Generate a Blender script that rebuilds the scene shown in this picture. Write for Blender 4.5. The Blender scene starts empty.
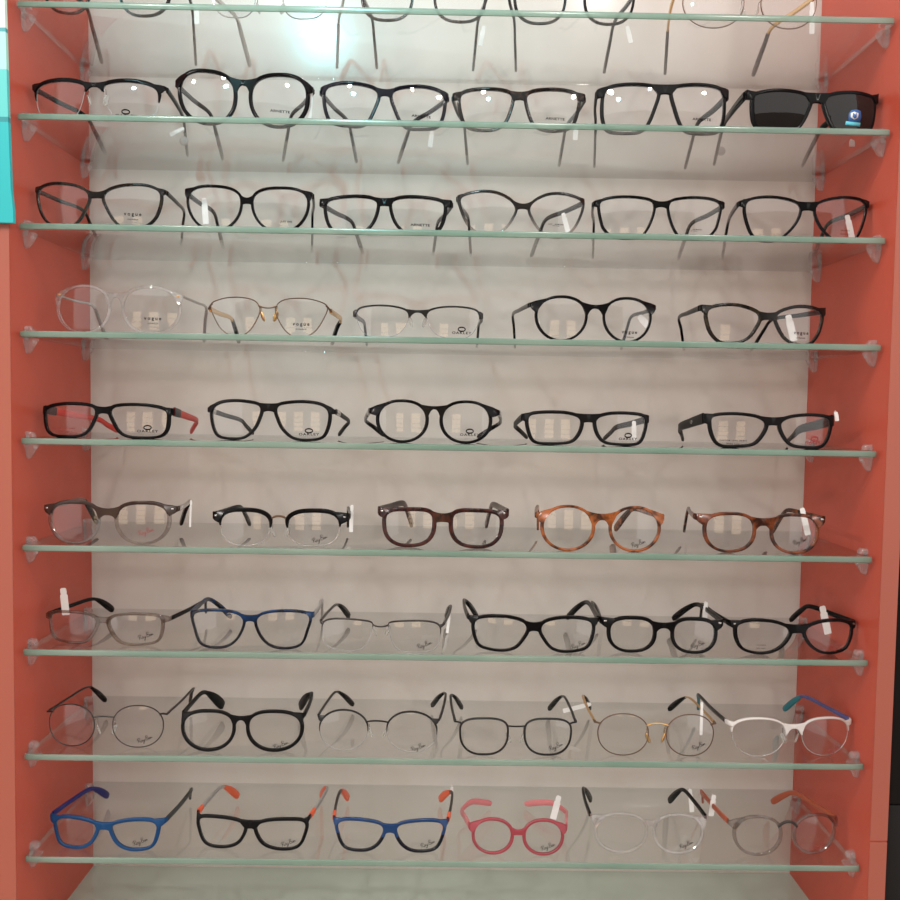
import bpy, bmesh, math, random
from mathutils import Vector, Matrix
random.seed(7)
C = bpy.context.scene.collection
PI = math.pi
# ------------------------------------------------------------------ camera and place
ZOFF = 1.40
CAMP = Vector((-.00826, -.88988, .0214 + ZOFF))
YAW, PITCH, ROLL, FPX = .008516, -.051503, .015759, 851.44
SD = .1853                      # shelf depth
PW = .4516                      # inner half width of the cabinet
REC = .0106                     # cabinet front edge stands this far in front of the shelves
SW = .4493                      # half length of a glass shelf
ST = .0066                      # glass thickness
SZ = [z + ZOFF for z in (.42623, .31386, .20308, .09262, -.01874, -.13099, -.24218, -.35513, -.46697)]

def cam_axes():
    f = Vector((math.sin(YAW)*math.cos(PITCH), math.cos(YAW)*math.cos(PITCH), math.sin(PITCH)))
    r = f.cross(Vector((0, 0, 1))).normalized(); u = r.cross(f)
    c, s = math.cos(ROLL), math.sin(ROLL)
    return c*r + s*u, -s*r + c*u, f
AX, AY, AZ = cam_axes()
def project(p):
    d = Vector(p) - CAMP; z = d.dot(AZ)
    return 450 + FPX*d.dot(AX)/z, 450 - FPX*d.dot(AY)/z
def ray(px, py):
    return AX*(px-450)/FPX - AY*(py-450)/FPX + AZ
def on_y(px, py, Y):
    d = ray(px, py); return CAMP + d*((Y-CAMP.y)/d.y)
def on_z(px, py, Z):
    d = ray(px, py); return CAMP + d*((Z-CAMP.z)/d.z)
def x_at(px, Y, Z):
    x = 0.0
    for _ in range(4):
        a = project((x, Y, Z))[0]; b = project((x+.01, Y, Z))[0]
        x += (px-a)*.01/(b-a)
    return x

# ------------------------------------------------------------------ materials
def mat(name):
    m = bpy.data.materials.new(name); m.use_nodes = True
    nt = m.node_tree
    for n in list(nt.nodes): nt.nodes.remove(n)
    out = nt.nodes.new('ShaderNodeOutputMaterial')
    return m, nt, out
def nd(nt, t, **kw):
    n = nt.nodes.new(t)
    for k, v in kw.items():
        if k in n.inputs: n.inputs[k].default_value = v
        else: setattr(n, k, v)
    return n
def col(c): return (c[0], c[1], c[2], 1)
def plain(name, c, rough=.3, metal=0.0, coat=0.0, spec=.5):
    m, nt, out = mat(name)
    b = nd(nt, 'ShaderNodeBsdfPrincipled', Roughness=rough, Metallic=metal)
    b.inputs['Base Color'].default_value = col(c)
    b.inputs['Coat Weight'].default_value = coat; b.inputs['Coat Roughness'].default_value = .08
    b.inputs['Specular IOR Level'].default_value = spec
    nt.links.new(b.outputs[0], out.inputs[0])
    return m
def fres(nt, ior):
    g = nd(nt, 'ShaderNodeNewGeometry')
    mr = nd(nt, 'ShaderNodeMapRange'); mr.inputs['To Min'].default_value = ior; mr.inputs['To Max'].default_value = 1/ior
    nt.links.new(g.outputs['Backfacing'], mr.inputs['Value'])
    f = nd(nt, 'ShaderNodeFresnel'); nt.links.new(mr.outputs[0], f.inputs['IOR'])
    return f
def clear(name, tint, ior=1.5, rough=.02, haze=0.0, hazecol=(.8, .8, .8), boost=1.0):
    """thin see-through sheet: tinted transparency, surface reflection, a little haze"""
    m, nt, out = mat(name)
    t = nd(nt, 'ShaderNodeBsdfTransparent'); t.inputs[0].default_value = col(tint)
    base = t.outputs[0]
    if haze:
        d = nd(nt, 'ShaderNodeBsdfDiffuse'); d.inputs[0].default_value = col(hazecol)
        mx = nd(nt, 'ShaderNodeMixShader'); mx.inputs[0].default_value = haze
        nt.links.new(t.outputs[0], mx.inputs[1]); nt.links.new(d.outputs[0], mx.inputs[2]); base = mx.outputs[0]
    g = nd(nt, 'ShaderNodeBsdfGlossy', Roughness=rough)
    f = fres(nt, ior)
    fac = f.outputs[0]
    if boost != 1.0:
        k = nd(nt, 'ShaderNodeMath', operation='MULTIPLY'); k.inputs[1].default_value = boost
        nt.links.new(fac, k.inputs[0]); fac = k.outputs[0]
    m2 = nd(nt, 'ShaderNodeMixShader')
    nt.links.new(fac, m2.inputs[0]); nt.links.new(base, m2.inputs[1]); nt.links.new(g.outputs[0], m2.inputs[2])
    nt.links.new(m2.outputs[0], out.inputs[0])
    return m
def tortoise(name, dark, light, scale=120, bias=.5, rough=.2):
    m, nt, out = mat(name)
    tc = nd(nt, 'ShaderNodeTexCoord')
    n1 = nd(nt, 'ShaderNodeTexNoise', Scale=scale, Detail=2.0, Distortion=.8)
    nt.links.new(tc.outputs['Object'], n1.inputs['Vector'])
    r = nd(nt, 'ShaderNodeValToRGB')
    r.color_ramp.elements[0].position = bias-.09; r.color_ramp.elements[0].color = col(dark)
    r.color_ramp.elements[1].position = bias+.09; r.color_ramp.elements[1].color = col(light)
    nt.links.new(n1.outputs['Fac'], r.inputs[0])
    b = nd(nt, 'ShaderNodeBsdfPrincipled', Roughness=rough)
    b.inputs['Specular IOR Level'].default_value = .3
    nt.links.new(r.outputs[0], b.inputs['Base Color']); nt.links.new(b.outputs[0], out.inputs[0])
    return m
def panel_mat(name, c, c2, rough, coat, grain=(9, 9, 2.5), coatr=.2):
    m, nt, out = mat(name)
    tc = nd(nt, 'ShaderNodeTexCoord'); mp = nd(nt, 'ShaderNodeMapping')
    mp.inputs['Scale'].default_value = grain
    nt.links.new(tc.outputs['Object'], mp.inputs[0])
    n1 = nd(nt, 'ShaderNodeTexNoise', Scale=1.0, Detail=5.0, Roughness=.55, Distortion=1.2)
    nt.links.new(mp.outputs[0], n1.inputs['Vector'])
    r = nd(nt, 'ShaderNodeValToRGB')
    r.color_ramp.elements[0].position = .34; r.color_ramp.elements[0].color = col(c2)
    r.color_ramp.elements[1].position = .62; r.color_ramp.elements[1].color = col(c)
    nt.links.new(n1.outputs['Fac'], r.inputs[0])
    b = nd(nt, 'ShaderNodeBsdfPrincipled', Roughness=rough)
    b.inputs['Coat Weight'].default_value = coat; b.inputs['Coat Roughness'].default_value = coatr
    nt.links.new(r.outputs[0], b.inputs['Base Color']); nt.links.new(b.outputs[0], out.inputs[0])
    return m
def emit(name, c, s):
    m, nt, out = mat(name)
    e = nd(nt, 'ShaderNodeEmission', Strength=s); e.inputs[0].default_value = col(c)
    nt.links.new(e.outputs[0], out.inputs[0]); return m
def edge_glass(name):
    m, nt, out = mat(name)
    tc = nd(nt, 'ShaderNodeTexCoord'); mp = nd(nt, 'ShaderNodeMapping'); mp.inputs['Scale'].default_value = (7, 1, 1)
    nt.links.new(tc.outputs['Object'], mp.inputs[0])
    n1 = nd(nt, 'ShaderNodeTexNoise', Scale=1.0, Detail=2.0); nt.links.new(mp.outputs[0], n1.inputs['Vector'])
    r = nd(nt, 'ShaderNodeValToRGB')
    r.color_ramp.elements[0].position = .35; r.color_ramp.elements[0].color = (.15, .25, .195, 1)
    r.color_ramp.elements[1].position = .68; r.color_ramp.elements[1].color = (.26, .335, .28, 1)
    nt.links.new(n1.outputs['Fac'], r.inputs[0])
    b = nd(nt, 'ShaderNodeBsdfPrincipled', Roughness=.18)
    nt.links.new(r.outputs[0], b.inputs['Base Color'])
    t = nd(nt, 'ShaderNodeBsdfTransparent'); t.inputs[0].default_value = (.6, .85, .75, 1)
    mx = nd(nt, 'ShaderNodeMixShader'); mx.inputs[0].default_value = .78
    nt.links.new(t.outputs[0], mx.inputs[1]); nt.links.new(b.outputs[0], mx.inputs[2]); nt.links.new(mx.outputs[0], out.inputs[0])
    return m

M = {}
M['black'] = plain('gloss_black_acetate', (.004, .0035, .004), .2, 0, .0, .12)
M['matte'] = plain('matte_black_rubber', (.004, .0036, .004), .42, 0, 0, .14)
M['blackmetal'] = plain('black_metal', (.006, .005, .005), .32, 0, 0, .35)
M['browntort'] = tortoise('dark_tortoise', (.005, .0035, .003), (.035, .016, .009), 150, .6)
M['olive'] = tortoise('black_olive_acetate', (.005, .004, .0035), (.035, .024, .011), 90, .62)
M['redbrown'] = tortoise('red_brown_acetate', (.014, .004, .0035), (.05, .011, .008), 120, .5)
M['orangetort'] = tortoise('orange_tortoise', (.035, .009, .004), (.30, .085, .022), 70, .5)
M['tort'] = tortoise('amber_tortoise', (.025, .007, .004), (.17, .042, .014), 80, .54)
M['greybrown'] = plain('smoky_brown_top', (.035, .018, .014), .25, 0, 0, .4)
M['blue'] = plain('bright_blue_rubber', (.002, .045, .14), .45, 0, 0, .3)
M['bluepurple'] = plain('violet_blue_rubber', (.02, .018, .12), .4, 0, 0, .3)
M['navy'] = plain('navy_blue_acetate', (.005, .035, .12), .2, 0, 0, .4)
M['royal'] = tortoise('mottled_blue_acetate', (.003, .005, .012), (.008, .04, .12), 55, .53)
M['blueblack'] = plain('black_blue_acetate', (.003, .0035, .009), .2, 0, 0, .25)
M['pink'] = plain('pink_rubber', (.29, .045, .058), .35, 0, 0, .35)
M['palepink'] = plain('pale_pink_rubber', (.62, .19, .20), .4)
M['orange'] = plain('orange_rubber', (.70, .10, .035), .4)
M['red'] = plain('red_rubber', (.48, .03, .02), .4)
M['rust'] = plain('rust_red_acetate', (.34, .07, .03), .3)
M['grey'] = plain('dark_grey_rubber', (.035, .034, .035), .4, 0, 0, .35)
M['midgrey'] = plain('grey_plastic', (.30, .28, .27), .35)
M['teal'] = plain('teal_rubber', (.01, .16, .20), .4)
M['indigo'] = plain('blue_violet_metal', (.07, .07, .20), .35)
M['white'] = plain('white_enamel', (.58, .54, .52), .3)
M['gold'] = plain('gold_metal', (.72, .46, .20), .25, .9)
M['silver'] = plain('silver_metal', (.52, .50, .48), .25, .9)
M['gun'] = plain('gunmetal', (.045, .038, .036), .3, .6)
M['bronze'] = plain('bronze_metal', (.13, .075, .048), .3, .7)
M['clearfr'] = clear('clear_acetate', (.93, .92, .92), 1.5, .04, .05, (.85, .84, .84), 2.2)
M['greyfr'] = clear('smoky_clear_acetate', (.76, .72, .70), 1.5, .05, .08, (.16, .14, .13), 1.8)
M['brownfr'] = clear('brown_clear_acetate', (.66, .59, .55), 1.5, .05, .11, (.15, .11, .09), 1.7)
m, nt, out = mat('brown_fading_to_clear')
tc = nd(nt, 'ShaderNodeTexCoord'); sp = nd(nt, 'ShaderNodeSeparateXYZ'); nt.links.new(tc.outputs['Object'], sp.inputs[0])
mr = nd(nt, 'ShaderNodeMapRange'); mr.inputs['From Min'].default_value = .012; mr.inputs['From Max'].default_value = .028; nt.links.new(sp.outputs['Z'], mr.inputs['Value'])
pb = nd(nt, 'ShaderNodeBsdfPrincipled', Roughness=.2); pb.inputs['Base Color'].default_value = (.008, .005, .004, 1)
tb = nd(nt, 'ShaderNodeBsdfTransparent'); tb.inputs[0].default_value = (.72, .68, .66, 1)
gb = nd(nt, 'ShaderNodeBsdfGlossy', Roughness=.05); m1 = nd(nt, 'ShaderNodeMixShader'); fq = fres(nt, 1.5)
nt.links.new(fq.outputs[0], m1.inputs[0]); nt.links.new(tb.outputs[0], m1.inputs[1]); nt.links.new(gb.outputs[0], m1.inputs[2])
m2 = nd(nt, 'ShaderNodeMixShader'); nt.links.new(mr.outputs[0], m2.inputs[0]); nt.links.new(m1.outputs[0], m2.inputs[1]); nt.links.new(pb.outputs[0], m2.inputs[2]); nt.links.new(m2.outputs[0], out.inputs[0])
M['fade'] = m
M['pad'] = clear('clear_silicone', (.86, .86, .84), 1.45, .15, .3, (.75, .73, .70))
M['nylon'] = clear('nylon_thread', (.75, .75, .75), 1.5, .1, .35, (.7, .7, .7))
M['lens'] = clear('demo_lens', (.988, .988, .988), 1.5, .012, .005, (.85, .85, .85))
M['dark'] = clear('dark_lens', (.10, .085, .08), 1.5, .02, .3, (.02, .018, .018), 1.2)
M['glass'] = clear('shelf_glass', (.985, .993, .988), 1.5, .015, .008, (.75, .85, .80), 1.2)
M['sideedge'] = clear('shelf_glass_polished_end', (.92, .95, .93), 1.5, .1, .14, (.85, .82, .80))
M['edge'] = edge_glass('shelf_glass_edge')
M['clip'] = clear('clear_plastic', (.92, .90, .90), 1.5, .04, .11, (.92, .85, .86), 1.3)
M['ink'] = plain('grey_print', (.006, .005, .005), .6, 0, 0, .1)
M['paleink'] = plain('pale_print', (.32, .30, .29), .5)
M['redink'] = plain('red_print', (.30, .03, .03), .5)
M['paper'] = plain('white_paper', (.78, .77, .76), .6)
M['cyan'] = plain('cyan_sticker', (.10, .50, .62), .4)
M['deepblue'] = plain('blue_sticker', (.03, .12, .35), .4)
M['coral'] = panel_mat('coral_laminate', (.50, .074, .041), (.44, .062, .034), .42, .12, (5, 3, 1.2), .2)
M['coralface'] = panel_mat('coral_edge_band', (.37, .095, .06), (.335, .083, .053), .4, .15, (5, 3, 1.2), .25)
M['back'] = panel_mat('beige_back_laminate', (.56, .515, .482), (.525, .475, .44), .42, .3, (7, 5, 3.2), .13)
M['counter'] = panel_mat('grey_green_glass_top', (.40, .45, .385), (.37, .415, .355), .16, .6, (4, 4, 4), .05)

# ------------------------------------------------------------------ mesh helpers
class MB:
    def __init__(s): s.bm = bmesh.new(); s.mi = 0
    def v(s, p): return s.bm.verts.new(p)
    def f(s, vs):
        try:
            f = s.bm.faces.new(vs); f.material_index = s.mi; f.smooth = True; return f
        except ValueError: return None
    def loft(s, secs, closed=False, caps=True):
        rows = [[s.v(p) for p in sec] for sec in secs]
        n = len(rows[0]); m = len(rows)
        for i in range(m if closed else m-1):
            a, b = rows[i], rows[(i+1) % m]
            for j in range(n): s.f([a[j], a[(j+1) % n], b[(j+1) % n], b[j]])
        if caps and not closed:
            s.f(rows[0][::-1]); s.f(rows[-1])
    def box(s, x0, x1, y0, y1, z0, z1, c=0.0):
        if c <= 0:
            p = [s.v((x, y, z)) for z in (z0, z1) for y in (y0, y1) for x in (x0, x1)]
            for q in ((0, 2, 3, 1), (4, 5, 7, 6), (0, 1, 5, 4), (2, 6, 7, 3), (0, 4, 6, 2), (1, 3, 7, 5)):
                f = s.f([p[k] for k in q])
                if f: f.smooth = False
        else:
            def oct_(z, k):
                a, b, d, e = x0+k, x1-k, y0+k, y1-k
                return [(a+c, d, z), (b-c, d, z), (b, d+c, z), (b, e-c, z), (b-c, e, z), (a+c, e, z), (a, e-c, z), (a, d+c, z)]
            s.loft([oct_(z0, c*.6), oct_(z0+c*.6, 0), oct_(z1-c*.6, 0), oct_(z1, c*.6)])
    def tube(s, pts, r, n=8, closed=False):
        pts = [Vector(p) for p in pts]; m = len(pts)
        rr = r if isinstance(r, (list, tuple)) else [r]*m
        secs = []; up = Vector((0, 0, 1)); prev = None
        for i, p in enumerate(pts):
            a = pts[(i-1) % m] if (closed or i) else p
            b = pts[(i+1) % m] if (closed or i < m-1) else p
            t = (b-a).normalized()
            if prev is None:
                q = up if abs(t.dot(up)) < .9 else Vector((0, 1, 0))
                q = (q - t*q.dot(t)).normalized()
            else: q = (prev - t*prev.dot(t)).normalized()
            prev = q; w = t.cross(q)
            secs.append([p + rr[i]*(math.cos(2*PI*k/n)*q + math.sin(2*PI*k/n)*w) for k in range(n)])
        s.loft(secs, closed)
    def ellipsoid(s, c, rx, ry, rz, nu=12, nv=8, rot=None):
        secs = []
        for i in range(nv+1):
            a = -PI/2 + PI*i/nv
            k = max(math.cos(a), .02)
            sec = [Vector((rx*k*math.cos(2*PI*j/nu), ry*k*math.sin(2*PI*j/nu), rz*math.sin(a))) for j in range(nu)]
            if rot: sec = [rot @ q for q in sec]
            secs.append([Vector(c)+q for q in sec])
        s.loft(secs)
    def build(s, name, mats, parent=None, sharp=None):
        bmesh.ops.recalc_face_normals(s.bm, faces=s.bm.faces)
        me = bpy.data.meshes.new(name); s.bm.to_mesh(me); s.bm.free()
        for m in (mats if isinstance(mats, (list, tuple)) else [mats]): me.materials.append(m)
        if sharp is not None: me.set_sharp_from_angle(angle=math.radians(sharp))
        o = bpy.data.objects.new(name, me); C.objects.link(o)
        if parent: o.parent = parent
        return o
def empty(name, loc, rz=0):
    o = bpy.data.objects.new(name, None); C.objects.link(o); o.empty_display_size = .02
    o.location = loc; o.rotation_euler = (0, 0, rz); return o
def tag(o, label, cat, group=None):
    o['label'] = label; o['category'] = cat
    if group: o['group'] = group
    return o
def struct(o): o['kind'] = 'structure'; return o

def catmull(pts, n, closed=False):
    out = []; m = len(pts)
    P = [Vector(p) for p in pts]
    segs = m if closed else m-1
    for i in range(segs):
        if closed: a, b, c, d = P[(i-1) % m], P[i], P[(i+1) % m], P[(i+2) % m]
        else: a, b, c, d = P[max(i-1, 0)], P[i], P[i+1], P[min(i+2, m-1)]
        for k in range(n):
            t = k/n
            out.append(.5*((2*b) + (c-a)*t + (2*a-5*b+4*c-d)*t*t + (3*b-a-3*c+d)*t**3))
    if not closed: out.append(P[-1].copy())
    return out
def resample(pts, n):
    P = pts + [pts[0]]; L = [0]
    for a, b in zip(P, P[1:]): L.append(L[-1] + (b-a).length)
    out = []; j = 0
    for k in range(n):
        s = L[-1]*k/n
        while L[j+1] < s: j += 1
        t = (s-L[j])/max(L[j+1]-L[j], 1e-9); out.append(P[j].lerp(P[j+1], t))
    return out

# ------------------------------------------------------------------ lettering
def text_mesh(body, size, sx=1.0, space=1.0):
    c = bpy.data.curves.new('print_'+body, 'FONT'); c.body = body; c.size = size; c.align_x = 'CENTER'; c.align_y = 'CENTER'
    c.space_character = space; c.resolution_u = 3; c.extrude = .00004; c.offset = size*.022
    o = bpy.data.objects.new('print', c); C.objects.link(o)
    dg = bpy.context.evaluated_depsgraph_get(); dg.update()
    me = bpy.data.meshes.new_from_object(o.evaluated_get(dg))
    C.objects.unlink(o); bpy.data.objects.remove(o)
    me.transform(Matrix.Rotation(PI/2, 4, 'X') @ Matrix.Diagonal((sx, 1, 1, 1)))
    return me
def ribbon(bm_, pts, w):
    P = [Vector(p) for p in pts]; n = len(P); rows = []
    for i, p in enumerate(P):
        t = (P[min(i+1, n-1)] - P[max(i-1, 0)]).normalized(); q = Vector((-t.y, t.x))
        e = w*(.55 if i in (0, n-1) else 1)
        rows.append((p+q*e, p-q*e))
    secs = []
    for a, b in rows: secs.append([(a.x, -.00005, a.y), (b.x, -.00005, b.y), (b.x, .00003, b.y), (a.x, .00003, a.y)])
    bm_.loft(secs)
def script_mesh(w):
    """the slanted handwritten two-word mark printed on the lenses"""
    S = [[(.01, .60), (.06, .72), (.16, .78), (.23, .73), (.20, .64), (.10, .56)], [(.12, .76), (.09, .55), (.07, .36)],
         [(.10, .56), (.17, .48), (.23, .34)],
         [(.33, .55), (.27, .55), (.24, .45), (.27, .38), (.32, .45), (.34, .56), (.34, .42), (.38, .40)],
         [(.39, .57), (.40, .45), (.45, .44), (.48, .57)], [(.48, .57), (.46, .38), (.40, .20), (.35, .22), (.42, .36), (.52, .44)],
         [(.53, .50), (.58, .51)],
         [(.62, .82), (.60, .60), (.58, .40)], [(.57, .72), (.64, .83), (.72, .80), (.71, .69), (.62, .62), (.72, .56), (.72, .45), (.64, .40), (.58, .42)],
         [(.82, .57), (.77, .57), (.75, .47), (.78, .41), (.82, .48), (.84, .58), (.84, .45), (.87, .43)],
         [(.88, .58), (.88, .44), (.91, .55), (.95, .56), (.95, .45), (1.0, .50)]]
    b = MB(); rot = Matrix.Rotation(math.radians(17), 2)
    for st in S:
        pts = catmull(st, 3)
        ribbon(b, [rot @ (Vector((p[0]-.5, (p[1]-.52)*.78))*w) for p in [(q.x, q.y) for q in pts]], .0125*w)
    o = b.build('tmp', M['ink']); me = o.data; bpy.data.objects.remove(o); return me
def oval_mesh(w):
    b = MB(); me2 = text_mesh('OAKLEY', w*.22, 1.35, 1.25)
    secs = []
    for k in range(28):
        a = 2*PI*k/28; ca, sa = math.cos(a), math.sin(a)
        ri = (.20, .085); ro = (.27, .175)
        secs.append([(w*ro[0]*ca, -.00005, w*(.24+ro[1]*sa)), (w*ri[0]*ca, -.00005, w*(.24+ri[1]*sa)),
                     (w*ri[0]*ca, .00003, w*(.24+ri[1]*sa)), (w*ro[0]*ca, .00003, w*(.24+ro[1]*sa))])
    b.loft(secs, True)
    b.bm.from_mesh(me2)
    o = b.build('tmp', M['ink']); me = o.data; bpy.data.objects.remove(o); return me
def two_line(a, sa, b_, sb, dz):
    m1 = text_mesh(a, sa, 1.0, 1.5); m2 = text_mesh(b_, sb, 1.1, 1.3); m2.transform(Matrix.Translation((0, 0, -dz)))
    b = MB(); b.bm.from_mesh(m1); b.bm.from_mesh(m2)
    o = b.build('tmp', M['ink']); me = o.data; bpy.data.objects.remove(o); return me
PR = {'arn': text_mesh('ARNETTE', .0036, 1.3, 1.05), 'ray': script_mesh(.0165), 'oak': oval_mesh(.0165),
      'vog': two_line('vogue', .0052, 'EYEWEAR', .0018, .0056), 'ax': two_line('A|X  ARMANI', .0020, 'EXCHANGE', .0011, .0016),
      'just': text_mesh('JUST EYE', .0028, 1.1, 1.0), 'demo': two_line('CUSTOM LENS DEMO', .0021, 'Demo Lens', .0021, .0034),
      'small': two_line('RX DEMO', .0016, 'LENS ONLY', .0014, .0036)}
for me in PR.values():
    me.materials.clear(); me.materials.append(M['ink'])
def colored(key, ink):
    k = key+ink
    if k not in PR:
        me = PR[key].copy(); me.materials.clear(); me.materials.append(M[ink]); PR[k] = me
    return PR[k]

# ------------------------------------------------------------------ eyeglasses
KC = .0082/.065**2              # face-form curve of a front
def bow(u): return KC*u*u
def mm(x): return x*.001
class Pair: pass
ORD = ['first', 'second', 'third', 'fourth', 'fifth', 'sixth', 'seventh', 'eighth', 'ninth', 'tenth']

def glasses(row, idx, O, side, pts, on, eL, eR, br, tips, desc, kind='ac', fr='black', te=None, tipm=None, low=None,
            t=(2.8, 2.3, 3.0, 2.8), bends=None, prints=(), tags=(), d=None, eh=6.0, th=(5.2, 4.0, 6.0), lens='lens', brm=None,
            tlen=.138, blen=.096, curl=None, name='eyeglasses', pads=None, tL=None, tR=None, sc=4.5, rivet=None, padm='pad', disc=None, emblem=False, topm=None, topz=.0055, bz=.97, reach=None):
    z0 = SZ[row-1]
    P = lambda q: (O[0]+q[0]/sc, O[1]+q[1]/sc)
    pp = [P(q) for q in pts]
    xs = [q[0] for q in pp]; ys = [q[1] for q in pp]
    nas = min(xs) if side == 'R' else max(xs)
    xc = (nas + O[0]+on/sc)/2
    ybot = max(ys)
    tt = [mm(q)*(1.22 if kind == 'ac' else 1.1) for q in t]
    if d is None:
        if row >= 6:
            q = on_z(xs[ys.index(ybot)], ybot + tt[1]*FPX/.92, z0); d = min(max(q.y, .008), .034)
        else: d = {1: .03, 2: .03, 3: .03, 4: .028, 5: .022}[row]
    cx = on_y(xc, (min(ys)+ybot)/2, d).x
    eLp, eRp = P(eL), P(eR)
    hx = [on_y(eLp[0], eLp[1], d), on_y(eRp[0], eRp[1], d)]
    # where the temples lead: bend and tip pixels -> places behind the front
    zt = z0+.004
    tipx = [x_at(tips[k], d+tlen, zt) for k in (0, 1)]
    hz = [hx[0].z-z0, hx[1].z-z0]; hzm = (hz[0]+hz[1])/2
    bx = [None, None]
    for k in (0, 1):
        if bends and bends[k] is not None: bx[k] = x_at(bends[k], d+blen, z0+hzm)
        else: bx[k] = hx[k].x + (tipx[k]-hx[k].x)*blen/tlen
    tipx = [max(-.445, min(.445, q)) for q in tipx]; bx = [max(-.445, min(.445, q)) for q in bx]
    ang = [math.atan2(bx[k]-hx[k].x, blen) for k in (0, 1)]
    psi = -max(min(.6*(ang[0]+ang[1])/2, .12), -.12)
    root = empty(name, (cx, d, z0), psi)
    rx, ry = Vector((math.cos(psi), math.sin(psi), 0)), Vector((-math.sin(psi), math.cos(psi), 0))
    base = Vector((cx, d, z0))
    def loc(px, w=0.0):
        dr = ray(*px); k = ((base + ry*w - CAMP).dot(ry))/dr.dot(ry)
        p = CAMP + dr*k - base
        return Vector((p.dot(rx), p.z))
    def locb(px):
        p = loc(px)
        for _ in range(4): p = loc(px, bow(p.x))
        return p
    def w2l(p):
        q = Vector(p) - base; return Vector((q.dot(rx), q.dot(ry), q.z))
    L2 = [locb(q) for q in pp]
    vt = max(q.y for q in L2); vb = min(q.y for q in L2)
    kz = (vt-tt[1])/(vt-vb)
    sg = 1 if side == 'R' else -1
    half = [Vector((q.x*sg, vt-(vt-q.y)*kz)) for q in L2]      # the right-hand lens
    area = sum(a.x*b.y-b.x*a.y for a, b in zip(half, half[1:]+half[:1]))
    if area < 0: half.reverse()
    out = resample(catmull(half, 8, True), 60)
    # soften the trace a little
    for _ in range(2):
        out = [(out[i-1]+out[i]*10+out[(i+1) % 60])/12 for i in range(60)]
    n = len(out); nor = []
    for i in range(n):
        e = out[(i+1) % n]-out[i-1]; nor.append(Vector((e.y, -e.x)).normalized())
    for _ in range(3): nor = [(nor[i-1]+nor[i]*2+nor[(i+1) % n]).normalized() for i in range(n)]
    def thick(nn):
        return tt[0]*max(nn.y, 0)**2 + tt[1]*max(-nn.y, 0)**2 + tt[2]*max(nn.x, 0)**2 + tt[3]*max(-nn.x, 0)**2
    def atn(deg):          # outline point whose outward normal has this direction
        a = math.radians(deg); q = Vector((math.cos(a), math.sin(a)))
        i = max(range(n), key=lambda k: nor[k].dot(q)); return i
    uc = sum(p.x for p in out)/n; vc = sum(p.y for p in out)/n
    heL = locb(eLp); heR = locb(eRp)

    ue = (abs(heL.x)+abs(heR.x))/2; ve = (heL.y+heR.y)/2
    ue = max(ue, max(p.x for p in out)+.0035)
    far = [cx + k_*math.cos(psi)*(ue+.0022) - math.sin(psi)*w_ for k_ in (-1, 1) for w_ in (.006, .017)]
    sh = min(0, .4513-max(far)) - min(0, min(far)+.4513)
    root.location.x += sh
    T = .0036 if kind in ('ac', 'club') else .0024
    fmat = M[fr]; tmat = M[te or fr]
    fb = MB()
    slots = [fmat] + ([M[topm]] if topm else [])
    def ringsec(i, s, tk, Tw=T):
        p, q = out[i], nor[i]; c = min(.0007, tk*.3); h = Tw/2
        cs = [(c, -h), (tk-c, -h), (tk, -h+c), (tk, h-c), (tk-c, h), (c, h), (0, h-c), (0, -h+c)]
        r = []
        for a, w in cs:
            u = p.x+q.x*a; v = p.y+q.y*a
            r.append((s*u, bow(u)+w, v))
        return r
    wire = .00075
    for s in (1, -1):
        if kind == 'ac':
            rows = [ringsec(i, s, thick(nor[i])) for i in range(n)]
            fb.loft(rows, True)
        elif kind == 'metal':
            fb.tube([(s*(p.x+q.x*wire), bow(p.x), p.y+q.y*wire) for p, q in zip(out, nor)], tt[0]/2 if tt[0] < .0025 else .0009, 8, True)
        else:   # brow only: half rim and club
            lim = -.12 if kind == 'half' else -.05
            i0 = atn(90)
            a = i0
            while nor[(a+1) % n].y > lim and (a-i0) < n//2: a += 1
            b_ = i0
            while nor[(b_-1) % n].y > lim and (i0-b_) < n//2: b_ -= 1
            ids = [k % n for k in range(b_, a+1)]
            m = len(ids); rows = []
            for j, k in enumerate(ids):
                f = min(1, min(j, m-1-j)/5.0+.35); rows.append(ringsec(k, s, thick(nor[k])*f))
            fb.loft(rows)
    # bridge
    ytc = loc((xc, O[1]+br[0]/sc)).y; ybc = loc((xc, O[1]+br[1]/sc)).y
    thin = kind == 'metal' or brm is not None
    bb = MB() if brm else fb
    if thin:
        i = atn(155); p = out[i]; e = Vector((p.x, p.y))
        path = []
        for k in range(-8, 9):
            x = k/8; path.append((x*e.x, bow(e.x)-.0012*(1-x*x), ytc + (e.y-ytc)*abs(x)**2.2))
        bb.tube(path, max(.0009, min(.0016, (ytc-ybc)/2)) if ytc-ybc > .0008 else .0009, 8)
    else:
        ib = atn(182)
        for dg_ in range(128, 90, -3):
            it = atn(dg_); pt = out[it]+nor[it]*thick(nor[it])*.9
            if pt.y >= ytc+.0006: break
        pb = out[ib]+nor[ib]*thick(nor[ib])*.6
        if pb.y > ybc-.0005: pb = Vector((pb.x, ybc-.002))
        secs = []
        for k in range(-10, 11):
            s = k/10; a = abs(s)
            tu, tv = s*pt.x, ytc+(pt.y-ytc)*a**2
            bu, bv = s*pb.x, ybc+(pb.y-ybc)*a**2.6
            h = T/2; c = .0006
            w1, w2 = bow(tu)-.0004, bow(bu)-.0004
            secs.append([(tu, w1-h+c, tv), (tu, w1+h-c, tv), (tu, w1+h, tv-c), (bu, w2+h, bv+c), (bu, w2+h-c, bv), (bu, w2-h+c, bv), (bu, w2-h, bv+c), (tu, w1-h, tv-c)])
        bb.loft(secs)
    if brm: bb.build('bridge', M[brm], root)
    # end pieces and hinges
    hh = mm(eh)/2
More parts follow.
